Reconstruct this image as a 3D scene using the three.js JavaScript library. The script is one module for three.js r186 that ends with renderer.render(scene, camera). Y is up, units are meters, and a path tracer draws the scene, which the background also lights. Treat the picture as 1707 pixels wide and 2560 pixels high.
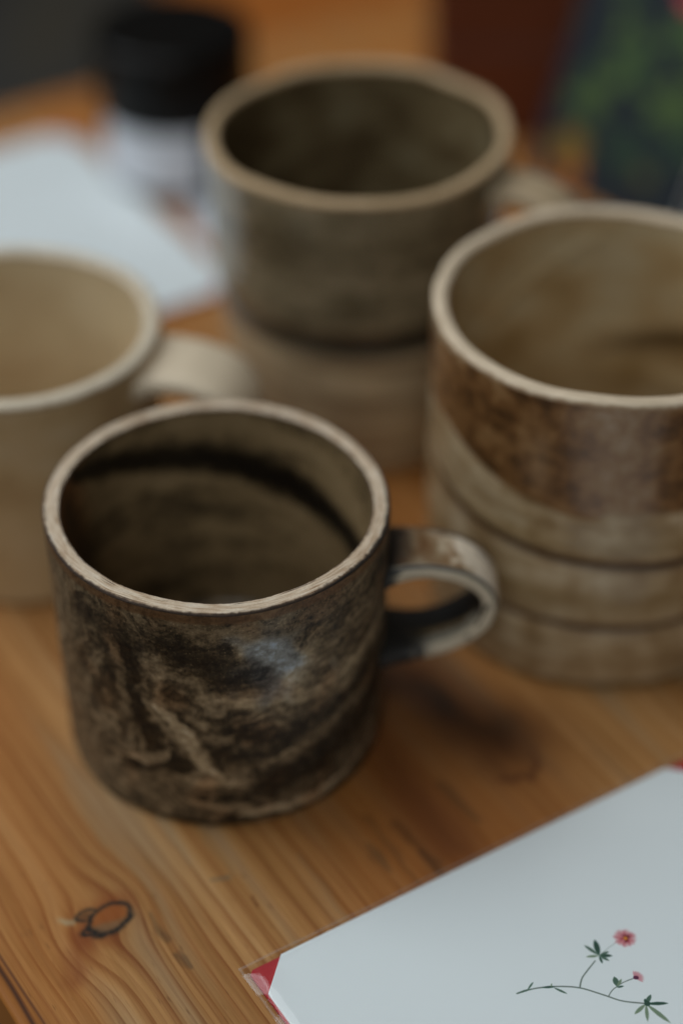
import * as THREE from 'three';
import { RectAreaLightUniformsLib } from 'three/addons/lights/RectAreaLightUniformsLib.js';
import { RoundedBoxGeometry } from 'three/addons/geometries/RoundedBoxGeometry.js';
import { mergeGeometries } from 'three/addons/utils/BufferGeometryUtils.js';

// ---------------------------------------------------------------- camera, light, exposure
const scene = new THREE.Scene();
scene.background = new THREE.Color(0.036, 0.035, 0.033);            // dim light of the room around
const camera = new THREE.PerspectiveCamera(27.657, 1707 / 2560, 0.02, 20);
const EYE = new THREE.Vector3(0, 0.3685, 0), PITCH = 0.67326;
camera.position.copy(EYE);
camera.lookAt(0, EYE.y - Math.sin(PITCH), -Math.cos(PITCH));
camera.focus = 0.456;
camera.userData.fStop = 2.75;
scene.add(camera);
const renderer = new THREE.WebGLRenderer({ antialias: true });
renderer.toneMapping = THREE.LinearToneMapping;
renderer.toneMappingExposure = 1.2;
renderer.shadowMap.enabled = true;
RectAreaLightUniformsLib.init();
function windowLight(name, color, intensity, w, h, pos, target) {   // daylight that enters through a window of the room
  const l = new THREE.RectAreaLight(color, intensity, w, h);
  l.name = name; l.position.set(...pos); l.lookAt(...target); scene.add(l);
}
windowLight('window_light', new THREE.Color(0.88, 0.96, 1.0), 3.0, 1.3, 1.5, [-2.0, 1.75, -1.0], [0, 0, -0.45]);
windowLight('window_light_001', new THREE.Color(0.88, 0.96, 1.0), 3.6, 0.95, 1.2, [-0.30, 1.75, 1.55], [0, 0, -0.45]);
windowLight('skylight', new THREE.Color(0.96, 0.98, 1.0), 1.95, 1.7, 1.7, [-0.85, 2.2, -0.75], [0, 0, -0.5]);

// ---------------------------------------------------------------- helpers
const clamp = (x, a = 0, b = 1) => Math.min(b, Math.max(a, x));
const lerp = (a, b, t) => a + (b - a) * t;
const sstep = (a, b, x) => { const t = clamp((x - a) / (b - a)); return t * t * (3 - 2 * t); };
const D2R = Math.PI / 180;
function rng(seed) { return () => { seed = (seed + 0x6d2b79f5) | 0; let t = Math.imul(seed ^ (seed >>> 15), 1 | seed); t = (t + Math.imul(t ^ (t >>> 7), 61 | t)) ^ t; return ((t ^ (t >>> 14)) >>> 0) / 4294967296; }; }
const PERM = new Uint8Array(512), GRAD = new Float32Array(256 * 3);
{ const r = rng(7), p = [...Array(256).keys()];
  for (let i = 255; i > 0; i--) { const j = Math.floor(r() * (i + 1)); [p[i], p[j]] = [p[j], p[i]]; }
  for (let i = 0; i < 512; i++) PERM[i] = p[i & 255];
  for (let i = 0; i < 256; i++) { const z = r() * 2 - 1, a = r() * 6.2832, s = Math.sqrt(1 - z * z); GRAD.set([s * Math.cos(a), s * Math.sin(a), z], i * 3); } }
const fade = (t) => t * t * t * (t * (t * 6 - 15) + 10);
function gn(ix, iy, iz, x, y, z) { const h = PERM[PERM[PERM[ix & 255] + (iy & 255)] + (iz & 255)] * 3; return GRAD[h] * x + GRAD[h + 1] * y + GRAD[h + 2] * z; }
function noise(x, y, z = 0) {                                        // about -1 .. 1
  const ix = Math.floor(x), iy = Math.floor(y), iz = Math.floor(z); x -= ix; y -= iy; z -= iz;
  const u = fade(x), v = fade(y), w = fade(z);
  return 1.5 * lerp(
    lerp(lerp(gn(ix, iy, iz, x, y, z), gn(ix + 1, iy, iz, x - 1, y, z), u), lerp(gn(ix, iy + 1, iz, x, y - 1, z), gn(ix + 1, iy + 1, iz, x - 1, y - 1, z), u), v),
    lerp(lerp(gn(ix, iy, iz + 1, x, y, z - 1), gn(ix + 1, iy, iz + 1, x - 1, y, z - 1), u), lerp(gn(ix, iy + 1, iz + 1, x, y - 1, z - 1), gn(ix + 1, iy + 1, iz + 1, x - 1, y - 1, z - 1), u), v), w);
}
function fbm(x, y, z = 0, n = 4) { let s = 0, a = 0.5; for (let i = 0; i < n; i++) { s += a * noise(x, y, z); x = x * 2.03 + 5.1; y = y * 2.03 + 1.7; z = z * 2.03 + 9.2; a *= 0.5; } return s; }
function ramp(stops, t) {                                            // stops: [t, r, g, b] in sRGB 0..255
  if (t <= stops[0][0]) return stops[0].slice(1);
  for (let i = 1; i < stops.length; i++) if (t <= stops[i][0]) { const a = stops[i - 1], b = stops[i], k = (t - a[0]) / (b[0] - a[0]); return [lerp(a[1], b[1], k), lerp(a[2], b[2], k), lerp(a[3], b[3], k)]; }
  return stops[stops.length - 1].slice(1);
}
const mix3 = (a, b, k) => [lerp(a[0], b[0], k), lerp(a[1], b[1], k), lerp(a[2], b[2], k)];
function tex(w, h, fn, srgb = true, wrapS = THREE.RepeatWrapping, wrapT = THREE.ClampToEdgeWrapping) {   // row 0 is v = 0
  const d = new Uint8Array(w * h * 4);
  for (let j = 0; j < h; j++) for (let i = 0; i < w; i++) {
    const c = fn((i + 0.5) / w, (j + 0.5) / h), o = (j * w + i) * 4;
    if (typeof c === 'number') d[o] = d[o + 1] = d[o + 2] = clamp(c) * 255; else { d[o] = clamp(c[0], 0, 255); d[o + 1] = clamp(c[1], 0, 255); d[o + 2] = clamp(c[2], 0, 255); }
    d[o + 3] = 255;
  }
  const t = new THREE.DataTexture(d, w, h, THREE.RGBAFormat);
  t.magFilter = t.minFilter = THREE.LinearFilter; t.wrapS = wrapS; t.wrapT = wrapT;
  if (srgb) t.colorSpace = THREE.SRGBColorSpace;
  t.needsUpdate = true; return t;
}
function strokes(list) {                                             // polylines [x, y, half width] with a value; returns (x, y) -> [[value, cover], ...] blended over start
  for (const s of list) { s.box = [1e9, 1e9, -1e9, -1e9]; for (const [x, y, w] of s.p) { s.box[0] = Math.min(s.box[0], x - w); s.box[1] = Math.min(s.box[1], y - w); s.box[2] = Math.max(s.box[2], x + w); s.box[3] = Math.max(s.box[3], y + w); } }
  return (x, y, start) => {
    let t = start;
    for (const s of list) {
      if (x < s.box[0] || y < s.box[1] || x > s.box[2] || y > s.box[3]) continue;
      let best = 9;
      for (let i = 0; i + 1 < s.p.length; i++) {
        const [x0, y0, w0] = s.p[i], [x1, y1, w1] = s.p[i + 1], dx = x1 - x0, dy = y1 - y0, k = clamp(((x - x0) * dx + (y - y0) * dy) / (dx * dx + dy * dy));
        best = Math.min(best, Math.hypot(x - x0 - dx * k, y - y0 - dy * k) / lerp(w0, w1, k));
      }
      const c = (1 - sstep(s.hard ?? 0.3, 1, best)) * (s.a ?? 1);
      t = typeof t === 'number' ? lerp(t, s.v, c) : mix3(t, s.v, c);
    }
    return t;
  };
}
function mesh(name, geo, mat, parent = scene) { const m = new THREE.Mesh(geo, mat); m.name = name; m.castShadow = m.receiveShadow = true; parent.add(m); return m; }
const used = {};
function thing(name, label, category, pos = [0, 0, 0], turn = 0, group) {
  const o = new THREE.Group(), k = (used[name] = (used[name] ?? -1) + 1); o.name = k ? `${name}_${String(k).padStart(3, '0')}` : name;
  o.position.set(...pos); o.rotation.y = turn; o.userData = { label, category }; if (group) o.userData.group = group; scene.add(o); return o;
}
function gridGeo(nu, nv, f, uvf = (u, v) => [u, v], closed = false) {                // surface f(u, v) -> [x, y, z]
  const P = [], U = [], I = [];
  for (let j = 0; j <= nv; j++) for (let i = 0; i <= nu; i++) { P.push(...f(i / nu, j / nv)); U.push(...uvf(i / nu, j / nv)); }
  for (let j = 0; j < nv; j++) for (let i = 0; i < nu; i++) { const a = j * (nu + 1) + i, b = a + 1, c = a + nu + 1, d = c + 1; I.push(a, b, d, a, d, c); }
  const g = new THREE.BufferGeometry();
  g.setAttribute('position', new THREE.Float32BufferAttribute(P, 3)); g.setAttribute('uv', new THREE.Float32BufferAttribute(U, 2)); g.setIndex(I); g.computeVertexNormals();
  if (closed) { const n = g.attributes.normal; for (let j = 0; j <= nv; j++) { const a = j * (nu + 1), b = a + nu, v = new THREE.Vector3(n.getX(a) + n.getX(b), n.getY(a) + n.getY(b), n.getZ(a) + n.getZ(b)).normalize(); n.setXYZ(a, v.x, v.y, v.z); n.setXYZ(b, v.x, v.y, v.z); } }
  return g;
}
// a turned clay wall: profile points [r, y]; u runs once round (u = .5 faces +z), v along the profile; wob(phi, y) pushes the wall out by metres
function turned(profile, wob, segs = 160, up = true) {
  const L = [0]; for (let i = 1; i < profile.length; i++) L.push(L[i - 1] + Math.hypot(profile[i][0] - profile[i - 1][0], profile[i][1] - profile[i - 1][1]));
  const n = profile.length - 1;
  return gridGeo(segs, n, (u, v) => { const [r, y] = profile[Math.round(v * n)], a = (u - 0.5) * 2 * Math.PI, [dr, dy] = wob(a, y); const R = Math.max(0, r + (r > 0.004 ? dr : 0)); return [R * Math.sin(a), y + dy, R * Math.cos(a)]; },
    (u, v) => [u, L[Math.round(v * n)] / L[n]], true);
}
// strap handle swept along centre points [r, y] in the plane of azimuth phi; u along, v round the section (v = 0 side face turned to smaller azimuth, .25 outside, .75 inside)
function strap(points, phi, w, th, flare = 0.25, nu = 64, nv = 48, pow = 0.5) {
  const c = new THREE.CatmullRomCurve3(points.map(([r, y]) => new THREE.Vector3(r, y, 0)), false, 'centripetal');
  const er = new THREE.Vector3(Math.sin(phi), 0, Math.cos(phi)), et = new THREE.Vector3(-Math.cos(phi), 0, Math.sin(phi)), ey = new THREE.Vector3(0, 1, 0);
  return gridGeo(nu, nv, (u, v) => {
    const p = c.getPointAt(u), t = c.getTangentAt(u), a = v * 2 * Math.PI, e = Math.pow(Math.abs(2 * u - 1), 6), k = 1 + flare * e, q = 1 + 0.5 * e;
    const s = (x) => Math.sign(x) * Math.pow(Math.abs(x), pow), off = s(Math.sin(a)) * th * 0.5 * q, tan = s(Math.cos(a)) * w * 0.5 * k + 0.0003 * noise(u * 6, v * 3, 4.4);
    const N = [-t.y, t.x], r = p.x + N[0] * off, y = p.y + N[1] * off;   // outward normal of the loop
    return [er.x * r + et.x * tan, y, er.z * r + et.z * tan];
  }, (u, v) => [u, v], false);
}
function std(o) { return new THREE.MeshPhysicalMaterial({ roughness: 0.6, side: THREE.DoubleSide, ...o }); }
const cyl = (u, R) => { const a = (u - 0.5) * 2 * Math.PI; return [R * Math.sin(a), R * Math.cos(a)]; };
const degU = (u) => (u - 0.5) * 360;

// ---------------------------------------------------------------- the table, turned so that its grain runs along T
const S = new THREE.Vector3(0.849, 0, -0.529), T = new THREE.Vector3(0.529, 0, 0.849);
const TURN = Math.atan2(0.529, 0.849);                              // local x -> S, local z -> T
const toST = (x, z) => [x * S.x + z * S.z, x * T.x + z * T.z];
const fromST = (s, t, y = 0) => [s * S.x + t * T.x, y, s * S.z + t * T.z];
const S0 = 0.0902, T0 = -0.6652, BW = 0.2, BL = 0.80, TT = -0.08;   // near-left edge, far edge, board width
const floorTex = tex(512, 512, (u, v) => { const k = fbm(u * 40, v * 8, 3.3, 3); return ramp([[-0.4, 34, 24, 16], [0, 66, 66, 66], [0.4, 92, 80, 58]], k); }, true, THREE.RepeatWrapping, THREE.RepeatWrapping);
{ const g = new THREE.PlaneGeometry(8, 8); g.rotateX(-Math.PI / 2); g.translate(0, -0.74, -2.5);
  const f = mesh('floor', g, std({ map: floorTex, roughness: 0.75 })); f.userData.kind = 'structure'; }
const table = thing('wooden_table', 'pine wood table with orange grain and knots, carrying the mugs and cards', 'table', [0, 0, 0], TURN);
// knots, stains and the painted mug shadow in (s, t) millimetres
const K = [[119.1, -294.2, 0.72, 13, 8]];
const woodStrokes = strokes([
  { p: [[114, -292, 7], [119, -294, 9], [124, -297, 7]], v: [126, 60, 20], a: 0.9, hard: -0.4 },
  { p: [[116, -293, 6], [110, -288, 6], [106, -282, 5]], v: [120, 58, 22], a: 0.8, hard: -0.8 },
].concat(stainAndShadowList()));
function stainAndShadowList() {
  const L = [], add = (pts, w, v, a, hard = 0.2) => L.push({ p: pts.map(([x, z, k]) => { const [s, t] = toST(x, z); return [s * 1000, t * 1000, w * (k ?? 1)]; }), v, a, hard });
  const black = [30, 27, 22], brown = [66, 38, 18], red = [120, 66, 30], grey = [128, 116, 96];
  // shadow right of the front mug, painted into the wood, with real stains among it
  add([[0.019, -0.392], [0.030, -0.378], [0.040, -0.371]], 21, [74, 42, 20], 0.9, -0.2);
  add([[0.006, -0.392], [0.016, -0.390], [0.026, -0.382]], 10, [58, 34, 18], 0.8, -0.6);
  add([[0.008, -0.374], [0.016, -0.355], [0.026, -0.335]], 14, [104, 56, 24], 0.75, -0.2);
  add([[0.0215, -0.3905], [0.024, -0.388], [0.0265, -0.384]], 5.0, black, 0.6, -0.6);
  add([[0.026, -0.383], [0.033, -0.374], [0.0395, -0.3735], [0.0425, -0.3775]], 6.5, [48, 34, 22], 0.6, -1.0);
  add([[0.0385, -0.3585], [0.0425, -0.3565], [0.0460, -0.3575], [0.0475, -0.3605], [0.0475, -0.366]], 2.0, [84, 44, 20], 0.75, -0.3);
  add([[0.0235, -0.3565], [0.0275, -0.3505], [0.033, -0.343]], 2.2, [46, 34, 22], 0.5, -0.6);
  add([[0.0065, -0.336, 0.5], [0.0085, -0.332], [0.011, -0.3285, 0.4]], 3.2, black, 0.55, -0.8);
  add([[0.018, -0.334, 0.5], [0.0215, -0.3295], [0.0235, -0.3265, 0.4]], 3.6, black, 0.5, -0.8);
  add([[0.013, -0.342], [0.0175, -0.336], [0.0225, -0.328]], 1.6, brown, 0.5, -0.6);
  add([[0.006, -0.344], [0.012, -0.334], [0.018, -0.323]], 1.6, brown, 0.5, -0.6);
  // marks beside the knot
  add([[-0.0432, -0.3135, 0.4], [-0.0415, -0.310], [-0.0390, -0.3065, 0.5]], 2.0, [50, 40, 30], 0.7, -1.0);
  add([[-0.0372, -0.3035, 0.7], [-0.0352, -0.3015], [-0.034, -0.2995, 0.4]], 2.0, [50, 42, 34], 0.7, -1.0);
  add([[-0.0635, -0.3125], [-0.0615, -0.312]], 1.7, [176, 168, 140], 0.6, 0);
  add([[-0.0295, -0.325], [-0.0268, -0.3262]], 1.0, [110, 98, 78], 0.7, 0);
  add([[-0.0205, -0.3195], [-0.0195, -0.3175]], 0.9, [96, 50, 20], 0.8, 0);
  for (const [x, z, w] of [[-0.052, -0.352, 1.6], [-0.040, -0.338, 1.4], [-0.061, -0.345, 1.5], [-0.004, -0.322, 1.2], [-0.030, -0.335, 1.2]]) add([[x - 0.006, z - 0.0105, 0.6], [x, z], [x + 0.005, z + 0.009, 0.5]], w * 1.6, grey, 0.4, -0.8);
  return L;
}
// the knot's dark outline: an eye with two small loops on its left
function knotInk(x, z) {
  const ex = (x + 0.0528) / 0.0046, ez = (z + 0.3134) / 0.0044, wob = 0.10 * noise(x * 450, z * 450, 2.2) + 0.04 * noise(x * 1500, z * 1500, 7.2);
  const a = Math.atan2(ez + 0.35 * ex, ex), r = Math.hypot(ex, ez + 0.38 * ex) + wob;
  let ink = Math.exp(-Math.pow((r - 1) / (0.13 + 0.08 * (Math.sin(a) > 0 ? Math.sin(a) : 0)), 2));
  const inner = 1 - sstep(0.8, 1.0, r);
  const l1x = (x + 0.0582) / 0.0022, l1z = (z + 0.3143) / 0.0016, l1 = Math.hypot(l1x, l1z + 0.45 * l1x) + wob;
  const l2x = (x + 0.0568) / 0.0018, l2z = (z + 0.3096) / 0.0011, l2 = Math.hypot(l2x, l2z + 0.5 * l2x) + wob;
  ink = Math.max(ink, 0.75 * Math.exp(-Math.pow((l1 - 1) / 0.30, 2)) * (r > 1 ? 1 : 0), 0.8 * Math.exp(-Math.pow((l2 - 0.9) / 0.45, 2)) * (r > 1 ? 1 : 0), r > 1 && l1 < 1 ? 0.35 : 0);
  return [ink, inner];
}
const woodRamp = [[0, 148, 102, 54], [0.35, 166, 119, 68], [0.65, 180, 134, 82], [1, 190, 149, 102]];
function woodColor(s, t, seed, detail) {                             // s, t in millimetres
  let q = s, dip = 0;
  if (detail) for (const [ks, kt, amp, L, W] of K) {
    const ds = s - ks, dt = t - kt, e = Math.exp(-(dt * dt) / (L * L) - (ds * ds) / (W * W * 2));
    q = q - ds * amp * e + 2.5 * e * Math.sin(dt / 9);
    dip = Math.max(dip, e);
  }
  q += 1.1 * noise(s / 30, t / 220, seed) + 0.5 * noise(s / 7, t / 60, seed + 4) + 0.12 * noise(s / 1.5, t / 14, seed + 8);
  const band = 0.5 + 0.55 * noise(q / 9, t / 500, seed + 12) + 0.35 * noise(q / 2.6, t / 220, seed + 13);
  let c = ramp(woodRamp, band);
  // late-wood lines: thin orange brown, crowding and thinning out across the board
  const dens = 0.5 + 0.5 * noise(s / 40, t / 400, seed + 20), per = 4.3;
  const ph = q / per + 0.8 * noise(q / 22, 0.3, seed + 21), fr = ph - Math.floor(ph);
  const line = Math.pow(fr, 5) * (1 - sstep(0.965, 1, fr)) * (0.45 + 0.75 * clamp(0.6 + noise(Math.floor(ph) * 3.7, t / 120, seed + 22)));
  c = mix3(c, [116, 60, 20], clamp(line * (0.5 + 0.65 * dens + dip)) * 0.9);
  const fr2 = Math.abs((ph * 2.37 + 0.3 + 0.4 * noise(q / 5, t / 300, seed + 23)) % 1);
  c = mix3(c, [116, 66, 26], 0.62 * Math.pow(fr2, 4) * (1 - sstep(0.95, 1, fr2)) * clamp(0.55 + noise(q / 12, t / 90, seed + 30)));
  c = mix3(c, [184, 108, 40], 0.45 * sstep(-440, -540, t));
  // greyish worn streaks
  c = mix3(c, [150, 136, 116], 0.5 * sstep(-0.1, 0.8, noise(q / 6, t / 90, seed + 40) + 0.3 * noise(s / 30, t / 60, seed + 41)));
  // warm patches
  c = mix3(c, [168, 98, 36], 0.44 * sstep(0.0, 0.7, noise(s / 45, t / 110, seed + 50)));
  const fib = noise(s / 0.33, t / 9, seed + 60) * 8 + noise(s / 0.8, t / 26, seed + 61) * 8;
  const pore = sstep(0.5, 0.75, noise(s / 0.45, t / 5.5, seed + 65));
  c = mix3(c, [82, 50, 26], 0.35 * pore);
  return [c[0] + fib, c[1] + fib * 0.9, c[2] + fib * 0.7];
}
function boardTex(seed, s0, detail, w, h) {
  return tex(w, h, (u, v) => {
    let s = (s0 + u * BW) * 1000, t = (T0 + v * (TT - T0)) * 1000, c = woodColor(s, t, seed, detail);
    if (detail) {
      const [x, , z] = fromST(s / 1000, t / 1000);
      const sx = s + 1.0 * noise(s / 3, t / 9, 71) + 0.5 * noise(s / 0.9, t / 5, 76), tx = t + 2.4 * noise(s / 4, t / 8, 72);
      // board turns redder to the right of the front mug
      const rd = sstep(152, 176, s + 5 * noise(s / 20, t / 60, 73)) * (1 - sstep(215, 250, s)) * sstep(-430, -370, t);
      c = mix3(c, [148, 84, 34], 0.35 * rd);
      const ed = 1 - sstep(1.5, 7, s - 90.2);
      c = mix3(c, [138, 78, 22], 0.55 * ed);
      c = mix3(c, [52, 26, 14], 0.75 * Math.exp(-Math.pow((s - 93.4 - 0.5 * noise(t / 20, 1, 74)) / 0.55, 2)));
      c = mix3(c, [70, 36, 20], 0.6 * Math.exp(-Math.pow((s - 95.2 - 0.5 * noise(t / 22, 2, 75)) / 0.35, 2)));
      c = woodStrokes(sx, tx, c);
      const [ink, inner] = knotInk(x, z);
      c = mix3(c, [146, 82, 32], inner * (0.75 + 0.2 * noise(x * 500, z * 500, 3)));
      c = mix3(c, [122, 92, 62], inner * 0.8 * sstep(0.0, 0.0022, z + 0.3134 + 0.35 * (x + 0.0528) + 0.0006 * noise(x * 900, z * 900, 5)));
      c = mix3(c, [24, 23, 20], clamp(ink * (0.9 + 0.4 * noise(x * 900, z * 900, 6))));
    }
    return c;
  }, true, THREE.ClampToEdgeWrapping, THREE.ClampToEdgeWrapping);
}
const woodRough = tex(256, 1024, (u, v) => 0.72 + 0.13 * noise(u * 60, v * 20, 1.5) + 0.12 * fbm(u * 8, v * 12, 2.5, 3), false, THREE.RepeatWrapping, THREE.RepeatWrapping);
const woodBump = tex(1024, 1024, (u, v) => 0.5 + 0.22 * noise(u * 190, v * 30, 5.5) + 0.2 * noise(u * 60, v * 9, 6.5), false, THREE.RepeatWrapping, THREE.RepeatWrapping);
for (let k = 0; k < 3; k++) {
  const s0 = S0 + k * BW, w = BW - 0.0004, g = new RoundedBoxGeometry(w, 0.03, TT - T0, 3, 0.0016);
  const p = g.attributes.position, uv = g.attributes.uv;
  for (let i = 0; i < p.count; i++) uv.setXY(i, p.getX(i) / BW + 0.5, (p.getZ(i)) / (TT - T0) + 0.5);
  g.translate(s0 + BW / 2, -0.015, (T0 + TT) / 2);
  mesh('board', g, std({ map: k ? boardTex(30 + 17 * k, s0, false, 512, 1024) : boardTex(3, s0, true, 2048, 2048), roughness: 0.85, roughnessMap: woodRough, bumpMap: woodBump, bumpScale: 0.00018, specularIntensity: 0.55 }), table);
}

// ---------------------------------------------------------------- front mug: marbled dark clay
const MAINGROUP = 'handmade stoneware mugs standing on the table';
{
  const h = 0.0690, r = 0.0406, rb = 0.0390, th = 0.0041;
  const m = thing('pottery_mug', 'small dark brown and black marbled clay mug, sharpest and nearest of the mugs', 'mug', [-0.0290, 0, -0.3800], 0, MAINGROUP);
  const wob = (a, y) => { const k = y / h; return [0.00035 * Math.sin(2 * a + 0.6) * k + 0.0002 * noise(Math.sin(a) * 2, Math.cos(a) * 2, y * 60) + 0.00012 * noise(Math.sin(a) * 6, Math.cos(a) * 6, y * 160), (0.0005 * Math.sin(a + 2.2) + 0.0004 * noise(Math.sin(a) * 1.8, Math.cos(a) * 1.8, 7)) * k]; };
  const R = (y) => rb + (r - rb) * y / h;
  const outP = [[0.02, 0.0012], [0.0350, 0.0010], [0.0366, 0.0], [0.0382, 0.0002], [0.0389, 0.0012]];
  for (let i = 1; i <= 40; i++) { const y = 0.0018 + (h - 0.0006 - 0.0018) * i / 40; outP.push([R(y), y]); }
  const rimP = []; for (let i = 0; i <= 12; i++) { const a = Math.PI * i / 12, e = Math.pow(Math.abs(Math.sin(a)), 0.6) * 0.0007; rimP.push([r - th / 2 + Math.sign(Math.cos(a)) * Math.pow(Math.abs(Math.cos(a)), 0.55) * th / 2, h - 0.0006 + e]); }
  const inP = []; for (let i = 0; i <= 30; i++) { const y = h - 0.0006 - (h - 0.0006 - 0.011) * i / 30; inP.push([R(y) - th, y]); }
  for (let i = 1; i <= 8; i++) { const a = Math.PI / 2 * i / 8; inP.push([R(0.011) - th - 0.005 * (1 - Math.cos(a)), 0.011 - 0.005 * Math.sin(a)]); }
  inP.push([0.015, 0.0056], [0.0, 0.0055]);
  const MM = 40 * D2R;                                              // mm of wall per degree
  const st = strokes([                                              // points: degrees, mm; converted below. v: 0 black .. 1 beige
    { p: [[-48, 60, 7], [-20, 58, 6], [8, 58, 6], [22, 62, 4]], v: 0.07, a: 0.8, hard: 0 },
    { p: [[-60, 56, 6], [-56, 40, 8], [-50, 30, 6]], v: 0.30, a: 0.55, hard: 0 },
    { p: [[-40, 54, 4], [-36, 46, 4], [-34, 38, 4]], v: 0.06, a: 0.8, hard: 0 },
    { p: [[-28, 56, 3.0], [-27.5, 44, 2.6], [-25, 32, 3.6], [-18, 22, 4.6], [-10, 20, 3]], v: 0.05, a: 0.92 },
    { p: [[-22, 55, 1.2], [-22, 44, 1.1], [-21, 35, 1.0], [-16, 27, 0.8]], v: 0.46, a: 0.7, hard: 0 },
    { p: [[-33, 46, 1.6], [-32, 38, 1.6], [-31, 33, 2.2]], v: 0.42, a: 0.6, hard: 0 },
    { p: [[-17, 54, 2.4], [-17.5, 46, 1.6], [-16.8, 39, 1.6]], v: 0.55, a: 0.75, hard: 0 },
    { p: [[-11, 62, 7], [2, 50, 7], [14, 50, 5]], v: 0.07, a: 0.85, hard: 0 },
    { p: [[-13, 38, 2.5], [-6, 30, 3], [6, 24, 5], [20, 24, 5]], v: 0.06, a: 0.75, hard: 0 },
    { p: [[-18, 40, 1.2], [-14.5, 35, 2.4], [-10, 30.5, 4.0], [-6, 25, 3.3], [-2, 20, 2.6], [1.5, 17, 1.2]], v: 0.74, a: 0.92, hard: 0.35 },
    { p: [[-36, 17.5, 1.2], [-28, 19.5, 2.2], [-22, 21.0, 2.6], [-18, 22.4, 2.2], [-16.5, 25, 0.9]], v: 0.62, a: 0.85, hard: 0.3 },
    { p: [[-34, 17, 1.2], [-22, 17, 1.6], [-10, 18.5, 2.4]], v: 0.06, a: 0.9 },
    { p: [[-8, 14.5, 1.8], [2, 15.4, 1.6], [10, 14, 1.4], [15, 10.6, 0.8]], v: 0.66, a: 0.88, hard: 0.4 },
    { p: [[-2, 9.6, 1.0], [5, 10.4, 1.5], [11, 8.2, 1.1], [16, 5.6, 0.7]], v: 0.03, a: 0.95, hard: 0.4 },
    { p: [[-10, 8, 2.2], [0, 6.2, 2.0], [10, 5, 2.2]], v: 0.58, a: 0.7, hard: 0.2 },
    { p: [[10, 3.2, 2.2], [22, 3.4, 3.0], [34, 3.0, 2.2], [47, 4.0, 1.5], [60, 5.2, 1.1], [70, 7, 0.8]], v: 0.74, a: 0.92, hard: 0.35 },
    { p: [[18, 13, 8], [36, 16, 9], [56, 20, 10], [74, 26, 9]], v: 0.07, a: 0.93, hard: 0.2 },
    { p: [[6, 33, 5], [22, 28, 5], [44, 31, 5], [70, 36, 5]], v: 0.05, a: 0.8, hard: 0 },
    { p: [[-4, 44, 2.8], [6, 42, 3.4], [16, 40, 3.4], [28, 39, 3], [42, 40, 2.6], [58, 43, 2.2], [74, 47, 1.6]], v: 0.66, a: 0.8, hard: 0 },
    { p: [[18, 20, 0.5], [22, 22.5, 0.8], [25, 24.5, 0.5]], v: 0.62, a: 0.8, hard: 0.3 },
    { p: [[13, 60, 5], [22, 57, 8], [28, 50, 9], [24, 43, 6]], v: 0.86, a: 0.85, hard: 0 },
    { p: [[6, 57, 3], [11, 54, 3.4], [14, 50, 2.4]], v: 0.22, a: 0.75, hard: 0 },
    { p: [[38, 51, 1.4], [54, 53, 1.4], [78, 57, 1.4]], v: 0.46, a: 0.6, hard: 0 },
    { p: [[40, 57, 2.2], [58, 60, 2.4], [80, 64, 2.2]], v: 0.14, a: 0.7, hard: 0 },
    { p: [[46, 46, 1.2], [60, 48, 1.3], [80, 52, 1.3]], v: 0.10, a: 0.7, hard: 0 },
    { p: [[-58, 14, 5], [-44, 10, 5], [-30, 8, 4]], v: 0.36, a: 0.6, hard: 0 },
    { p: [[-4, 66, 2.0], [8, 66, 2.2], [20, 66, 1.6]], v: 0.45, a: 0.6, hard: 0 },
    { p: [[20, 68.5, 2], [34, 66, 3], [46, 62, 3]], v: 0.35, a: 0.6, hard: 0 },
    { p: [[-70, 1, 1.0], [-20, 0.9, 1.0], [20, 0.9, 1.0], [70, 1, 1.0]], v: 0.05, a: 0.8, hard: 0.3 },
    { p: [[70, 64, 4], [88, 58, 8], [96, 40, 8], [92, 24, 5]], v: 0.08, a: 0.7, hard: 0 },
  ].map((s) => ({ ...s, p: s.p.map(([d, y, w]) => [d * MM, y, w]) })));
  const clay = [[0, 20, 17, 12], [0.12, 48, 40, 28], [0.3, 100, 84, 62], [0.5, 136, 117, 90], [0.75, 178, 156, 122], [1, 216, 202, 178]];
  const outTex = tex(2048, 640, (u, v) => {
    const d = degU(u), x = d * MM, [cx, cz] = cyl(u, 40), L = h * 1000 + 22.4, y = Math.max(0, v * L - 21);
    const w1 = fbm(cx / 11, cz / 11, y / 9, 4), w2 = fbm(cx / 11 + 30, cz / 11, y / 9, 4);
    const xx = x + 3.4 * w1 + 1.0 * noise(cx / 2.6, cz / 2.6, y / 2.6) + 0.35 * noise(cx / 0.8, cz / 0.8, y / 0.8), yy = y + 3.2 * w2 + 0.9 * noise(cx / 2.6 + 9, cz / 2.6, y / 2.6) + 0.35 * noise(cx / 0.8 + 5, cz / 0.8, y / 0.8);
    // base: slanting swirls of dark and brown clay
    const sl = lerp(1.25, 0.42, sstep(-30, 6, d)), q = yy * Math.cos(sl) - xx * Math.sin(sl), al = xx * Math.cos(sl) + yy * Math.sin(sl);
    const F = q / 13 + 1.5 * fbm(cx / 17 + 3, cz / 17, y / 15, 3), lam = 0.26 * noise(F * 4.2, al / 60, 11) + 0.15 * noise(F * 10, al / 40, 12) + 0.10 * noise(F * 24, al / 25, 13);
    let t = 0.31 + 0.92 * lam + 0.20 * fbm(cx / 8 + w1, cz / 8, y / 8 + w2, 4);
    t = st(xx, yy, t);
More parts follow.
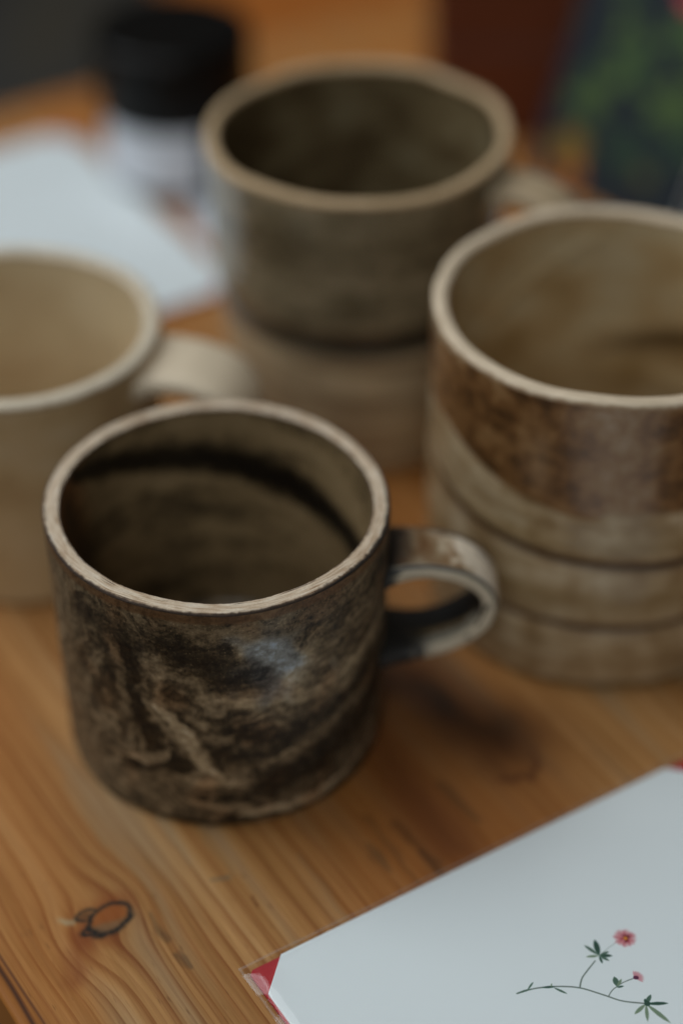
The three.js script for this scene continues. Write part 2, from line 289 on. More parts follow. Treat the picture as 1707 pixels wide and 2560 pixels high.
    t += (0.40 * fbm(cx / 2.6, cz / 2.6, y / 1.9, 4) + 0.26 * fbm(cx / 0.95, cz / 0.95, y / 0.8 + 30, 3)) * (0.35 + t) + 0.05 * noise(cx / 0.5, cz / 0.5, y / 0.5) + 0.035 * noise(cx / 0.25, cz / 0.25, y / 0.25);
    const speck = noise(cx / 0.5, cz / 0.5, y / 0.5 + 50); t += 0.2 * sstep(0.45, 0.7, speck) - 0.14 * sstep(0.45, 0.7, -speck) + 0.05 * noise(cx / 0.9, cz / 0.9, y / 0.7 + 20);
    let c = ramp(clay, t);
    const blue = sstep(0.1, 0.6, 0.35 * noise(cx / 5, cz / 5, y / 6 + 4) + 0.75 * Math.exp(-Math.pow((d - 19) / 13, 2) - Math.pow((y - 54) / 12, 2)) - 0.05);
    c = mix3(c, [c[0] * 0.78, c[1] * 0.93, c[2] * 1.16 + 6], 0.8 * blue);
    const red = sstep(0.1, 0.6, noise(cx / 9 + 50, cz / 9, y / 12));
    c = mix3(c, [c[0] * 1.12, c[1] * 0.93, c[2] * 0.8], 0.35 * red);
    // fired edge under the rim
    const edge = sstep(h * 1000 - 1.6 - 0.8 * noise(cx / 2, cz / 2, 3), h * 1000 - 0.5, y);
    c = mix3(c, [104, 70, 42], 0.6 * edge);
    return c;
  });
  const outBump = tex(1024, 320, (u, v) => { const [cx, cz] = cyl(u, 40), y = v * 91 - 21; return 0.5 + 0.18 * noise(cx / 0.6, cz / 0.6, y / 0.6) + 0.2 * fbm(cx / 3, cz / 3, y / 1.2, 3) + 0.12 * noise(0.2, cz / 20, y / 1.4); }, false);
  const outRough = tex(512, 256, (u, v) => { const [cx, cz] = cyl(u, 40), y = v * 91; return 0.56 + 0.25 * fbm(cx / 6, cz / 6, y / 5, 4); }, false);
  mesh('body', turned(outP, wob, 200), std({ map: outTex, bumpMap: outBump, bumpScale: 0.00030, roughness: 0.98, roughnessMap: outRough, specularIntensity: 0.65 }), m);
  const rimTex = tex(2048, 96, (u, v) => {
    const [cx, cz] = cyl(u, 38), d = degU(u), n = noise(cx / 6, cz / 6, v * 9) * 0.5 + noise(cx / 3, cz / 3, v * 22) * 0.5;
    let c = ramp([[-0.6, 122, 88, 58], [-0.2, 186, 160, 132], [0.2, 214, 194, 168], [0.7, 226, 212, 192]], n + 0.15);
    const e1 = 1 - sstep(0.10, 0.26, v + 0.09 * fbm(cx / 1.4, cz / 1.4, 1, 3)), e2 = sstep(0.80, 0.92, v + 0.10 * fbm(cx / 1.6, cz / 1.6, 8, 3));
    c = mix3(c, [44, 30, 20], 0.9 * e1); c = mix3(c, [62, 42, 26], 0.85 * e2);
    c = mix3(c, [58, 44, 32], 0.8 * sstep(0.42, 0.62, noise(cx / 5, cz / 5, v * 16 + 30)) * sstep(0.25, 0.5, Math.abs(v - 0.45) + 0.2));
    const f = noise(cx / 0.5, cz / 0.5, v * 14) * 9; c = [c[0] + f, c[1] + f, c[2] + f];
    if (d > 30 && d < 105) { const k = sstep(30, 50, d) * (1 - sstep(90, 105, d)); c = mix3(c, [30, 24, 18], 0.9 * k * (1 - sstep(0.16, 0.34, v + 0.16 * fbm(cx / 1.1, cz / 1.1, 3, 4)))); c = mix3(c, [120, 84, 52], 0.5 * k * sstep(0, 0.5, noise(cx / 5, cz / 5, v * 26 + 12))); }
    return c;
  });
  const rimBump = tex(2048, 64, (u, v) => { const [cx, cz] = cyl(u, 38); return 0.5 + 0.2 * noise(cx / 4, cz / 4, v * 18) + 0.3 * fbm(cx / 1.1, cz / 1.1, v * 5, 3); }, false);
  mesh('rim', turned(rimP, wob, 240), std({ map: rimTex, bumpMap: rimBump, bumpScale: 0.0003, roughness: 0.85 }), m);
  const ist = strokes([
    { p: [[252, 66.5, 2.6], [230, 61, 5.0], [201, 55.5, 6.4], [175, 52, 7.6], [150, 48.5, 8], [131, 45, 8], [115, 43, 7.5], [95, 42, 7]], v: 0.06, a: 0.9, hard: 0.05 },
    { p: [[230, 55, 4], [201, 49, 3], [175, 45, 3], [140, 38, 3]], v: 0.44, a: 0.5, hard: 0 },
    { p: [[214, 47, 3], [185, 36, 3], [150, 31, 3]], v: 0.20, a: 0.6, hard: 0 },
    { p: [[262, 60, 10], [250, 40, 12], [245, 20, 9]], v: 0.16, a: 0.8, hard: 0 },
    { p: [[200, 66, 4], [170, 64, 5], [130, 60, 7]], v: 0.42, a: 0.7, hard: 0 },
  ].map((s) => ({ ...s, p: s.p.map(([d, y, w]) => [d * MM, y, w]) })));
  const inTex = tex(1024, 384, (u, v) => {
    let d = degU(u); if (d < 0) d += 360; const x = d * MM, [cx, cz] = cyl(u, 36), L = 57.4 + 7.5 + 17 + 14.5, y = h * 1000 - 0.6 - v * L;
    const w = fbm(cx / 9, cz / 9, y / 8, 4), yy = y + 1.6 * w;
    let t = 0.31 + 0.10 * noise(cx / 40, cz / 40, yy / 5) + 0.12 * fbm(cx / 7, cz / 7, yy / 4, 4);
    t = ist(x + 3 * w, yy + 1.4 * fbm(cx / 5, cz / 5, y / 9, 4) + 0.8 * noise(cx / 1.6, cz / 1.6, y / 1.6), t) + 0.08 * fbm(cx / 2, cz / 2, y / 2, 3);
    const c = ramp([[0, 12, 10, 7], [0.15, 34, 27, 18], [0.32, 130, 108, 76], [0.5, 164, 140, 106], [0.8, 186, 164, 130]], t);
    return mix3(c, [c[0] * 1.3, c[1] * 0.92, c[2] * 0.7], 0.7 * (sstep(238, 262, d) * (1 - sstep(275, 290, d))));
  });
  mesh('interior', turned(inP, wob, 160), std({ map: inTex, roughness: 0.42, specularIntensity: 0.6, clearcoat: 0.35, clearcoatRoughness: 0.2 }), m);
  const hTex = tex(512, 256, (u, v) => {
    const a = v, n1 = fbm(u * 9, v * 5, 2, 4), n2 = noise(u * 40, v * 24, 6);
    const beige = [226, 211, 188], navy = [24, 30, 36], black = [16, 15, 13];
    let c = [beige[0] + 26 * n1, beige[1] + 26 * n1, beige[2] + 26 * n1];
    const near = Math.min(a, 1 - a), wv = 0.012 * n1;
    if (near < 0.125) { c = mix3(c, [186, 168, 140], 0.6); c = mix3(c, [40, 34, 28], 0.8 * sstep(0.25, 0.45, noise(u * 16, v * 10, 3) + 0.4 * n1)); }
    c = mix3(c, navy, 0.92 * Math.exp(-Math.pow((near + wv - 0.088 * (a < 0.5 ? 1 : -1)) / 0.022, 2)));
    if (a > 0.365 && a < 0.64) c = mix3(c, [34, 26, 20], 0.95 * sstep(0.365, 0.40, a + 0.05 * n1));
    if (a > 0.6 && a < 0.885) { const s2 = Math.exp(-Math.pow((a - 0.79 - 0.06 * noise(u * 4, 2, 1)) / 0.022, 2)) * sstep(0.5, 0.62, u) * (1 - sstep(0.86, 0.95, u)); const s3 = sstep(0.80, 0.83, a + 0.04 * n1 + 0.02 * n2) * sstep(0.46, 0.6, u + 0.1 * n1); c = mix3(mix3(black, [150, 122, 84], s2 * 0.9), [178, 168, 148], s3 * 0.85); }
    if (a > 0.12 && a < 0.37) {
      const st1 = 1 - sstep(0.22, 0.32, u + 0.14 * n1 + 0.05 * n2);
      c = mix3(c, mix3([120, 84, 48], [158, 138, 108], clamp(0.5 + 1.4 * fbm(u * 20, v * 16, 9, 3))), st1);
      c = mix3(c, [38, 27, 18], (1 - sstep(0.07, 0.14, u + 0.06 * n1)) * 0.85);
      c = mix3(c, [34, 26, 20], 0.94 * sstep(0.305, 0.325, a + 0.012 * n1 + 0.03 * sstep(0.3, 0.45, u) - 0.02) * sstep(0.2, 0.26, u + 0.04 * n1));
      c = mix3(c, [62, 58, 54], 0.7 * Math.exp(-Math.pow((a - 0.272 + (u - 0.42) * 0.10) / 0.008, 2)) * sstep(0.34, 0.37, u) * (1 - sstep(0.43, 0.47, u)));
      c = mix3(c, [30, 26, 22], sstep(0.72, 0.86, u + 0.1 * n1) * 0.8);
    }
    c = mix3(c, [22, 19, 16], Math.max(0, 1 - sstep(0.04, 0.09, u)) * 0.9 + sstep(0.76, 0.9, u + 0.08 * n1) * 0.92);
    return [c[0] + 7 * n2, c[1] + 7 * n2, c[2] + 7 * n2];
  }, true, THREE.ClampToEdgeWrapping, THREE.RepeatWrapping);
  mesh('handle', strap([[0.0370, 0.0508], [0.0440, 0.0522], [0.0510, 0.0521], [0.0586, 0.0495], [0.0638, 0.0436], [0.0634, 0.0366], [0.0576, 0.0304], [0.0500, 0.0272], [0.0438, 0.0262], [0.0370, 0.0258]], 91 * D2R, 0.0158, 0.0050, 0.45, 72, 56, 0.68), std({ map: hTex, roughness: 0.6, bumpMap: rimBump, bumpScale: 0.0001 }), m);
}

// ---------------------------------------------------------------- the other three mugs
function mug({ label, pos, h, r, rb, th, bulge, out, rim, inner, handle, handleAt, handleSize = 1, handleW = 0.0165, rough = 0.5, glaze = 0, groove = () => 0 }) {
  const m = thing('pottery_mug', label, 'mug', pos, 0, MAINGROUP);
  const seed = pos[0] * 100;
  const wob = (a, y) => [0.0004 * noise(Math.sin(a) * 2 + seed, Math.cos(a) * 2, y * 40) + groove(a / D2R, y * 1000) / 1000, (0.0006 * Math.sin(a + seed) + 0.0010 * noise(Math.sin(a) * 1.6 + seed, Math.cos(a) * 1.6, 3)) * (y / h)];
  const R = (y) => rb + (r - rb) * y / h + bulge(y * 1000) / 1000;
  const outP = [[0.02, 0.0012], [rb - 0.004, 0.001], [rb - 0.0022, 0], [rb - 0.0008, 0.0006]];
  for (let i = 1; i <= 90; i++) { const y = 0.0010 + (h - 0.0018 - 0.0010) * i / 90; outP.push([R(y), y]); }
  const rimP = []; for (let i = 0; i <= 14; i++) { const a = Math.PI * i / 14; rimP.push([R(h - 0.0018) - th / 2 + Math.sign(Math.cos(a)) * Math.pow(Math.abs(Math.cos(a)), 0.8) * th / 2, h - 0.0018 + Math.pow(Math.sin(a), 0.8) * 0.0018]); }
  const R2 = (y) => rb + (r - rb) * y / h - th, inP = [[R(h - 0.0018) - th, h - 0.0018]];
  for (let i = 1; i <= 40; i++) { const y = h - 0.0018 - (h - 0.014) * i / 40; inP.push([R2(y), y]); }
  const yb = inP[inP.length - 1][1];
  for (let i = 1; i <= 8; i++) { const a = Math.PI / 2 * i / 8; inP.push([R2(yb) - 0.006 * (1 - Math.cos(a)), yb - 0.006 * Math.sin(a)]); }
  inP.push([0.016, yb - 0.0064], [0, yb - 0.0066]);
  const H = h * 1000;
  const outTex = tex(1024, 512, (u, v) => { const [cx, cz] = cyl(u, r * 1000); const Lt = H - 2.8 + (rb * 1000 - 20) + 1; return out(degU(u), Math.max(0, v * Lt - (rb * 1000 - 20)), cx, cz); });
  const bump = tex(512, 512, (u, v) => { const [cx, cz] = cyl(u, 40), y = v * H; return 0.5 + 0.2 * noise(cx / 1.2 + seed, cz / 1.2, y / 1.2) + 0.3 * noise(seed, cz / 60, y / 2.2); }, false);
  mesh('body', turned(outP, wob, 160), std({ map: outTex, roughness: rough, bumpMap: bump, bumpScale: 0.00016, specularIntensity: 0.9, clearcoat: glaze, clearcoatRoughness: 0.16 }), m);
  mesh('rim', turned(rimP, wob, 160), std({ map: tex(512, 32, (u, v) => { const [cx, cz] = cyl(u, 40); const n = fbm(cx / 6 + seed, cz / 6, v * 5, 4) * 34; let c = [rim[0] + n, rim[1] + n, rim[2] + n]; return mix3(c, [120, 84, 52], 0.6 * Math.max(1 - sstep(0.02, 0.2, v + 0.1 * noise(cx / 2, cz / 2, 4)), sstep(0.84, 0.98, v + 0.06 * noise(cx / 2, cz / 2, 9)))); }), roughness: 0.7 }), m);
  mesh('interior', turned(inP, wob, 128), std({ map: tex(512, 256, (u, v) => { const [cx, cz] = cyl(u, 36); return inner(degU(u), H - v * (H + 30), cx, cz); }), roughness: 0.45, specularIntensity: 0.7 }), m);
  const k = handleSize, y0 = handleAt[1];
  const pts = [[0, 0], [0.0065, 0.0012], [0.0140, 0.0010], [0.0215, -0.0020], [0.0260, -0.0085], [0.0258, -0.0170], [0.0205, -0.0245], [0.0125, -0.0285], [0.0065, -0.0300], [0, -0.0305]].map(([a, b]) => [R(y0) - 0.003 + a * k, y0 + b * k]);
  mesh('handle', strap(pts, handleAt[0] * D2R, handleW * k, 0.0052 * k, 0.2, 56, 36, 0.62), std({ map: tex(256, 128, (u, v) => handle(u, v)), roughness: 0.55 }), m);
  return m;
}
const fin = (c, n) => [c[0] + n, c[1] + n, c[2] + n];
// back mug
mug({
  label: 'tall grey-brown speckled clay mug with dark groove round its waist, farthest from the front', pos: [0.0046, 0, -0.5152], h: 0.0934, r: 0.0428, rb: 0.0368, th: 0.0037,
  bulge: (y) => -0.9 * 1.5 * Math.exp(-Math.pow((y - 47.0) / 2.2, 2)) - 0.8 * Math.exp(-Math.pow((y - 8.5) / 1.0, 2)) + 0.9 * Math.exp(-Math.pow((y - 56) / 9, 2)) - 0.3 * sstep(47, 40, y) ,
  out: (d, y, cx, cz) => {
    const n = 0.55 * fbm(cx / 16, cz / 16, y / 7, 4) + 0.25 * noise(0.5, cz / 40, y / 4), s = fbm(cx / 3, cz / 3, y / 2, 3);
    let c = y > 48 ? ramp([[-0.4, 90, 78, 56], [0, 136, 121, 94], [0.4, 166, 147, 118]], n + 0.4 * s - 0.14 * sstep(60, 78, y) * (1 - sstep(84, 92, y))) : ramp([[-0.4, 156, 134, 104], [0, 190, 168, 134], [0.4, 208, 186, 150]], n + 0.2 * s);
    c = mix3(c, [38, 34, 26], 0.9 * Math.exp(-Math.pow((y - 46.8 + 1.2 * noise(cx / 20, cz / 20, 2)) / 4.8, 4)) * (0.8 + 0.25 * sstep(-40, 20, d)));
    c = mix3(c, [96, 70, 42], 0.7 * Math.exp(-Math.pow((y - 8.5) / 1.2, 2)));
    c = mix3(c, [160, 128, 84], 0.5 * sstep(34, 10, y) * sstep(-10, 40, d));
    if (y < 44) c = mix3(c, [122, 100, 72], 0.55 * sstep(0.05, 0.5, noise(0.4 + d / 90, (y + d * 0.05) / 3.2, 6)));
    return c;
  },
  rim: [190, 162, 124],
  inner: (d, y, cx, cz) => ramp([[-0.4, 74, 58, 36], [0, 108, 92, 64], [0.4, 124, 112, 86]], fbm(cx / 14, cz / 14, y / 10, 4) - 0.1),
  handle: (u, v) => fin([184, 162, 130], 18 * fbm(u * 6, v * 4, 1, 3)), handleAt: [68, 0.0830], handleSize: 0.92, rough: 0.42, glaze: 0.6,
});
// left mug
mug({
  label: 'plain pale cream mug with strap handle at the left edge of the picture', pos: [-0.0858, 0, -0.4568], h: 0.0683, r: 0.0384, rb: 0.0358, th: 0.0044,
  bulge: () => 0,
  out: (d, y, cx, cz) => fin(ramp([[-0.4, 176, 146, 104], [0, 192, 164, 122], [0.4, 200, 176, 138]], fbm(cx / 20, cz / 20, y / 16, 3)), 4 * noise(cx, cz, y)),
  rim: [216, 202, 178],
  inner: (d, y, cx, cz) => fin(ramp([[-0.4, 198, 172, 134], [0, 210, 188, 150], [0.4, 218, 198, 162]], fbm(cx / 24, cz / 24, y / 18, 3)), 3 * noise(cx, cz, y)),
  handle: (u, v) => fin([220, 202, 174], 10 * fbm(u * 6, v * 4, 3, 3)), handleAt: [78, 0.0590], handleSize: 1.05, handleW: 0.0210, rough: 0.5,
});
// right mug
{
  const bst = strokes([
    { p: [[-88, 76, 10], [-60, 78, 12], [-30, 76, 15], [0, 74, 17], [40, 73, 17], [90, 72, 17]], v: 1, a: 1, hard: 0.85 },
    { p: [[-74, 72, 4], [-58, 69, 5], [-32, 64, 6], [-12, 62, 7]], v: 1, a: 1, hard: 0.8 },
  ].map((s) => ({ ...s, p: s.p.map(([d, y, w]) => [d * 45.8 * D2R, y, w]) })));
  mug({
    label: 'large brown and grey banded clay mug with throwing rings at the right edge', pos: [0.0679, 0, -0.4331], h: 0.0908, r: 0.0458, rb: 0.0446, th: 0.0041,
    bulge: (y) => -0.8 * Math.exp(-Math.pow((y - 20.8) / 1.1, 2)) + 0.5 * Math.exp(-Math.pow((y - 45.5) / 3, 2)) + 0.5 * Math.exp(-Math.pow((y - 31) / 7, 2)) + 0.5 * Math.exp(-Math.pow((y - 11) / 7, 2)),
    out: (d, y, cx, cz) => {
      const n = fbm(cx / 9, cz / 9, y / 8, 4), s = fbm(cx / 4.5, cz / 4.5, y / 4.5, 5), yy = y + 1.0 * n + 0.7 * s;
      const top = bst(d * 45.8 * D2R, yy, 0);
      let c = ramp([[-0.4, 140, 112, 76], [0, 168, 142, 106], [0.4, 192, 170, 138]], n + 0.3 * noise(0.3, cz / 50, y / 2.4) + 0.15 * s);
      c = mix3(c, [132, 106, 66], 0.5 * Math.exp(-Math.pow((y - 29) / 4.5, 2)) + 0.35 * Math.exp(-Math.pow((y - 47) / 3.5, 2)));
      const dark = ramp([[-0.5, 66, 42, 20], [-0.1, 114, 76, 40], [0.25, 140, 102, 62], [0.6, 158, 128, 96]], 0.75 * s + 0.6 * n + 0.25 * sstep(-20, -2, d) * (1 - sstep(4, 12, d)) - 0.12 * sstep(-70, -40, d) * (1 - sstep(-30, -10, d)) - 0.2 * sstep(6, 12, d));  // upright stripe with the sharp right edge: window reflection painted into the glaze colour
      c = mix3(c, dark, top * 0.95);
      c = mix3(c, [152, 122, 92], 0.4 * top * Math.exp(-Math.pow((d + 27) / 3, 2)) * sstep(60, 66, y) * (1 - sstep(76, 80, y)));
      for (const [g, w, a, k] of [[41.2, 1.4, 0.97, 0.0013], [20.8, 1.2, 0.9, 0]]) c = mix3(c, [50, 27, 13], a * Math.exp(-Math.pow((y - g - (d < 0 ? k * d * d : 0) + 0.5 * noise(cx / 25, cz / 25, g)) / w, 2)));
      c = mix3(c, [86, 70, 46], 0.7 * (1 - sstep(0.5, 2.4, y)));
      return fin(c, 5 * noise(cx / 0.7, cz / 0.7, y / 0.7));
    },
    rim: [212, 192, 164],
    inner: (d, y, cx, cz) => {
      if (d < 0) d += 360;
      let c = ramp([[-0.4, 152, 122, 78], [0, 178, 150, 108], [0.4, 190, 170, 134]], fbm(cx / 20, cz / 20, y / 14, 3) + 0.25 * sstep(52, 80, y));
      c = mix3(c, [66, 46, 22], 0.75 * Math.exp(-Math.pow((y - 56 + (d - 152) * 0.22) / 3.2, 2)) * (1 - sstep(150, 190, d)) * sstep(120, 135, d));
      return c;
    },
    handle: (u, v) => fin([160, 142, 114], 18 * fbm(u * 6, v * 4, 7, 3)), handleAt: [108, 0.0780], handleSize: 1.1, rough: 0.45, glaze: 0.5, groove: (d, y) => -1.0 * Math.exp(-Math.pow((y - 41.2 - (d < 0 ? 0.0013 * d * d : 0)) / 1.1, 2)) - 0.35 * Math.exp(-Math.pow((y - 53.5 - (d < 0 ? 0.0032 * d * d : 0)) / 1.6, 2)),
  });
}

// ---------------------------------------------------------------- cards
const paper = std({ color: new THREE.Color(0.79, 0.85, 0.86), roughness: 0.75 });
const redPaper = std({ color: new THREE.Color(0.42, 0.018, 0.025), roughness: 0.6 });
const film = std({ color: new THREE.Color(1, 1, 1), transmission: 1, thickness: 0, roughness: 0.06, ior: 1.45, specularIntensity: 0.9 });
function slab(outline, thick, y) {                                  // outline in local x, z (metres), lying flat with its underside at y
  const s = new THREE.Shape(outline.map(([x, z]) => new THREE.Vector2(x, z)));
  const g = new THREE.ExtrudeGeometry(s, { depth: thick, bevelEnabled: false });
  g.rotateX(Math.PI / 2); g.translate(0, y + thick, 0); return g;
}
function printTex(draw, w, l, px) {                                 // flat print on a white card
  const c = document.createElement('canvas'); c.width = Math.round(w * px); c.height = Math.round(l * px);
  const x = c.getContext('2d'); x.fillStyle = 'rgb(228,236,237)'; x.fillRect(0, 0, c.width, c.height); x.scale(px, px); draw(x);
  const t = new THREE.CanvasTexture(c); t.colorSpace = THREE.SRGBColorSpace; t.magFilter = THREE.LinearFilter; return t;
}
function drawSprig(x) {                                             // millimetres from the card's far left corner
  const line = (pts, w, col) => { x.strokeStyle = col; x.lineWidth = w; x.lineCap = 'round'; x.lineJoin = 'round'; x.beginPath(); x.moveTo(...pts[0]); for (let i = 1; i < pts.length - 1; i++) { const [a, b] = pts[i], [c, d] = pts[i + 1]; x.quadraticCurveTo(a, b, (a + c) / 2, (b + d) / 2); } x.lineTo(...pts[pts.length - 1]); x.stroke(); };
  const leaf = (x0, y0, x1, y1, w, col) => { const dx = x1 - x0, dy = y1 - y0, l = Math.hypot(dx, dy), nx = -dy / l * w, ny = dx / l * w; x.fillStyle = col; x.beginPath(); x.moveTo(x0, y0); x.quadraticCurveTo(x0 + dx * 0.55 + nx, y0 + dy * 0.55 + ny, x1, y1); x.quadraticCurveTo(x0 + dx * 0.55 - nx, y0 + dy * 0.55 - ny, x0, y0); x.fill(); };
  const G = 'rgb(36,72,58)', g2 = 'rgb(70,100,84)', g3 = 'rgb(116,138,112)', st = 'rgb(104,118,110)';
  line([[46.7, 36.7], [49.5, 37.1], [53, 38.5], [56, 40.1], [59.4, 42.6], [61.6, 45.7], [63.2, 47.9], [64.8, 50.5], [69.0, 53.8]], 0.34, st);
  line([[59.4, 42.6], [60.9, 41.0], [62.5, 40.2], [66.7, 38.5]], 0.30, st); line([[69, 37.7], [71, 37.2], [73.4, 36.9]], 0.14, 'rgb(150,166,160)');
  line([[63.2, 47.9], [64.6, 47.0], [66.4, 46.7], [68.5, 46.5], [71, 46.9]], 0.24, st);
  leaf(46.4, 36.6, 50.2, 37.3, 0.5, g2); leaf(49.2, 37.1, 51.6, 36.0, 0.45, g2); leaf(52.2, 38.2, 55.0, 39.6, 0.6, G); leaf(54.0, 39.3, 54.8, 38.4, 0.3, g3); leaf(54.4, 39.5, 56.0, 42.6, 0.55, g2);
  for (const [a, b, w, c] of [[70.3, 33.6, 1.3, G], [67.3, 33.6, 0.8, g2], [65.6, 36.5, 0.7, g3], [70.9, 39.4, 0.9, G], [67.6, 40.0, 0.6, G], [71.0, 38.0, 0.6, g2], [69.4, 40.2, 0.7, g2]]) leaf(68.4, 37.8, a, b, w, c);
  leaf(66.5, 46.9, 67.6, 44.2, 1.3, g2); leaf(66.4, 46.8, 68.6, 45.6, 0.7, g3); leaf(66.2, 46.9, 67.8, 47.4, 0.5, G);
  for (const [a, b, w, c] of [[71.4, 52.4, 0.9, g2], [73.2, 56.3, 0.9, G], [65.0, 54.7, 0.9, g3], [66.2, 57.8, 0.8, g3], [70.2, 60.8, 1.1, g3], [69.6, 52.6, 0.7, G]]) leaf(68.9, 53.8, a, b, w, c);
  x.fillStyle = G; x.beginPath(); x.arc(69.2, 53.9, 0.7, 0, 7); x.fill();
  const rnd = rng(5);
  for (let i = 0; i < 26; i++) { const a = i / 26 * 6.283 + 0.1 * rnd(), l = 2.55 + 0.4 * rnd(); x.globalAlpha = 0.5; leaf(76.3, 36.9, 76.3 + Math.cos(a) * l, 36.9 + Math.sin(a) * l, 0.75, ['rgb(196,92,100)', 'rgb(176,58,70)', 'rgb(206,128,132)'][i % 3]); }
  x.globalAlpha = 0.8; for (let i = 0; i < 18; i++) { const a = rnd() * 6.283, l = 0.7 + 1.0 * rnd(); leaf(76.5, 36.9, 76.5 + Math.cos(a) * l, 36.9 + Math.sin(a) * l, 0.4, ['rgb(110,20,34)', 'rgb(72,16,34)', 'rgb(140,24,40)'][i % 3]); }
  x.globalAlpha = 1; x.fillStyle = 'rgb(206,132,40)'; x.beginPath(); x.arc(76.4, 37.0, 0.48, 0, 7); x.fill();
  x.globalAlpha = 0.7; for (let i = 0; i < 9; i++) { const a = -1.1 + i * 0.28; leaf(71.3, 46.8, 71.3 + Math.cos(a) * 2.1, 46.8 + Math.sin(a) * 2.1 + 0.2, 0.5, 'rgb(200,128,136)'); }
  x.globalAlpha = 1; x.fillStyle = 'rgb(86,26,62)'; x.beginPath(); x.ellipse(71.5, 47.0, 0.62, 0.5, 0.6, 0, 7); x.fill();
}
const CW = 0.126, CL = 0.178, CH = 0.0079;
const octagon = (w, l, c) => [[c, 0], [w - c, 0], [w, c], [w, l - c], [w - c, l], [c, l], [0, l - c], [0, c]];
function greetingCard(label, s, t, turn, draw) {
  const [x, , z] = fromST(s, t);
  const o = thing('greeting_card', label, 'greeting card', [x, 0.0002, z], TURN + turn, 'greeting cards in clear sleeves');
  mesh('envelope', slab([[0, 0.001], [0.001, 0], [CW - 0.001, 0], [CW, 0.001], [CW, CL], [0, CL]], 0.0008, 0.0002), redPaper, o);
  const card = slab(octagon(CW - 0.001, CL, CH), 0.0005, 0.0011); card.translate(0.0005, 0, 0);
  let mat = paper;
  if (draw) { mat = std({ map: printTex(draw, 126, 178, 6), roughness: 0.75 }); const p = card.attributes.position, uv = card.attributes.uv; for (let i = 0; i < p.count; i++) uv.setXY(i, p.getX(i) / CW, 1 - p.getZ(i) / CL); }
  mesh('card', card, mat, o);
  // clear sleeve: a film over the card that comes down round its edges, a little crumpled at the near left corner
  const g = gridGeo(90, 120, (u, v) => {
    const X = -0.0016 + u * (CW + 0.0034), Z = -0.0022 + v * (CL + 0.006);
    const inside = Math.min(X, CW - X, Z, CL - Z), k = sstep(-0.0012, 0.0008, inside);
    const cr = Math.exp(-Math.pow((X - 0.001) / 0.004, 2) - Math.pow((Z - 0.006) / 0.007, 2));
    return [X, 0.0003 + 0.0017 * k + 0.0002 * noise(X * 60, Z * 60, 1) * k + cr * (0.0009 + 0.00025 * noise(X * 700, Z * 300, 2)), Z];
  });
  mesh('sleeve', g, film, o);
  const seam = std({ color: new THREE.Color(0.95, 0.96, 0.96), transmission: 0.93, thickness: 0, roughness: 0.3 });
  const strip = (n, f) => gridGeo(n, 2, f), sl = [strip(80, (u, v) => [-0.0015 + u * (CW + 0.003), 0.0008 + 0.00015 * noise(u * 40, v, 3), -0.0021 + v * 0.0006 + 0.0003 * noise(u * 9, 1, 5)]), strip(80, (u, v) => [-0.0015 + v * 0.0006 + 0.0003 * noise(u * 9, 4, 5), 0.0008 + 0.00015 * noise(u * 40, v, 8), -0.0021 + u * (CL + 0.005)])];
  mesh('sleeve_seam', mergeGeometries(sl), seam, o);
  return o;
}
const [cs, ct] = toST(-0.0206, -0.2968);
greetingCard('white card printed with a pink flower sprig, red envelope corner showing, in clear sleeve', cs, ct, 0, drawSprig);
{ // the one on the left lies with its right-hand edge along the grain
  const [s1, t1] = toST(-0.1045, -0.683);
  greetingCard('plain white card lying blurred behind the cream mug on the left', s1 - 0.176 + 0.1785 + 0.0015, t1 + 0.0, -Math.PI / 2, null);
}
{ const o = thing('price_card', 'small white card half hidden behind the tall back mug', 'card', [-0.0570, 0.0003, -0.6360], TURN - 0.18, 'small white cards');
  mesh('sheet', slab([[0, 0.002], [0.002, 0], [0.05, 0], [0.05, 0.075], [0, 0.075]], 0.0012, 0), std({ color: new THREE.Color(0.62, 0.65, 0.70), roughness: 0.7 }), o); }
{ const o = thing('price_card', 'small white card behind the right mug beside the floral notebook', 'card', [0.1225, 0.0003, -0.668], TURN - 0.9, 'small white cards');
  mesh('sheet', slab([[0, 0], [0.06, 0], [0.06, 0.08], [0, 0.08]], 0.0012, 0), paper, o); }

// ---------------------------------------------------------------- dark jar with a white label
{
  const o = thing('black_jar', 'squat dark glass jar with black lid and white label, behind the left cards', 'jar', [-0.0580, 0, -0.6590], 0);
  const R = 0.0258, hb = 0.0285, blackGlass = std({ color: new THREE.Color(0.012, 0.011, 0.012), roughness: 0.12, clearcoat: 0.5 });
  const prof = (pts) => new THREE.LatheGeometry(pts.map(([x, y]) => new THREE.Vector2(x, y)), 96);
  mesh('jar_body', prof([[0, 0], [R - 0.003, 0], [R - 0.001, 0.0008], [R, 0.003], [R, hb - 0.003], [R - 0.001, hb - 0.001], [R - 0.003, hb]]), blackGlass, o);
  const lab = gridGeo(48, 1, (u, v) => { const a = (-66 + 88 * u) * D2R, r = R + 0.0002; return [r * Math.sin(a), 0.0050 + 0.0230 * v, r * Math.cos(a)]; });
  mesh('label', lab, std({ color: new THREE.Color(0.74, 0.76, 0.82), roughness: 0.6 }), o);
  const lid = [[R - 0.003, hb - 0.0005], [R + 0.0012, hb - 0.0005], [R + 0.0016, hb + 0.0005], [R + 0.0016, hb + 0.0237], [R + 0.0010, hb + 0.0257], [R - 0.0010, hb + 0.027], [R - 0.004, hb + 0.0272], [R - 0.006, hb + 0.0266], [0, hb + 0.0266]];
  mesh('lid', prof(lid), std({ color: new THREE.Color(0.004, 0.0035, 0.003), roughness: 0.3, specularIntensity: 0.35 }), o);
}

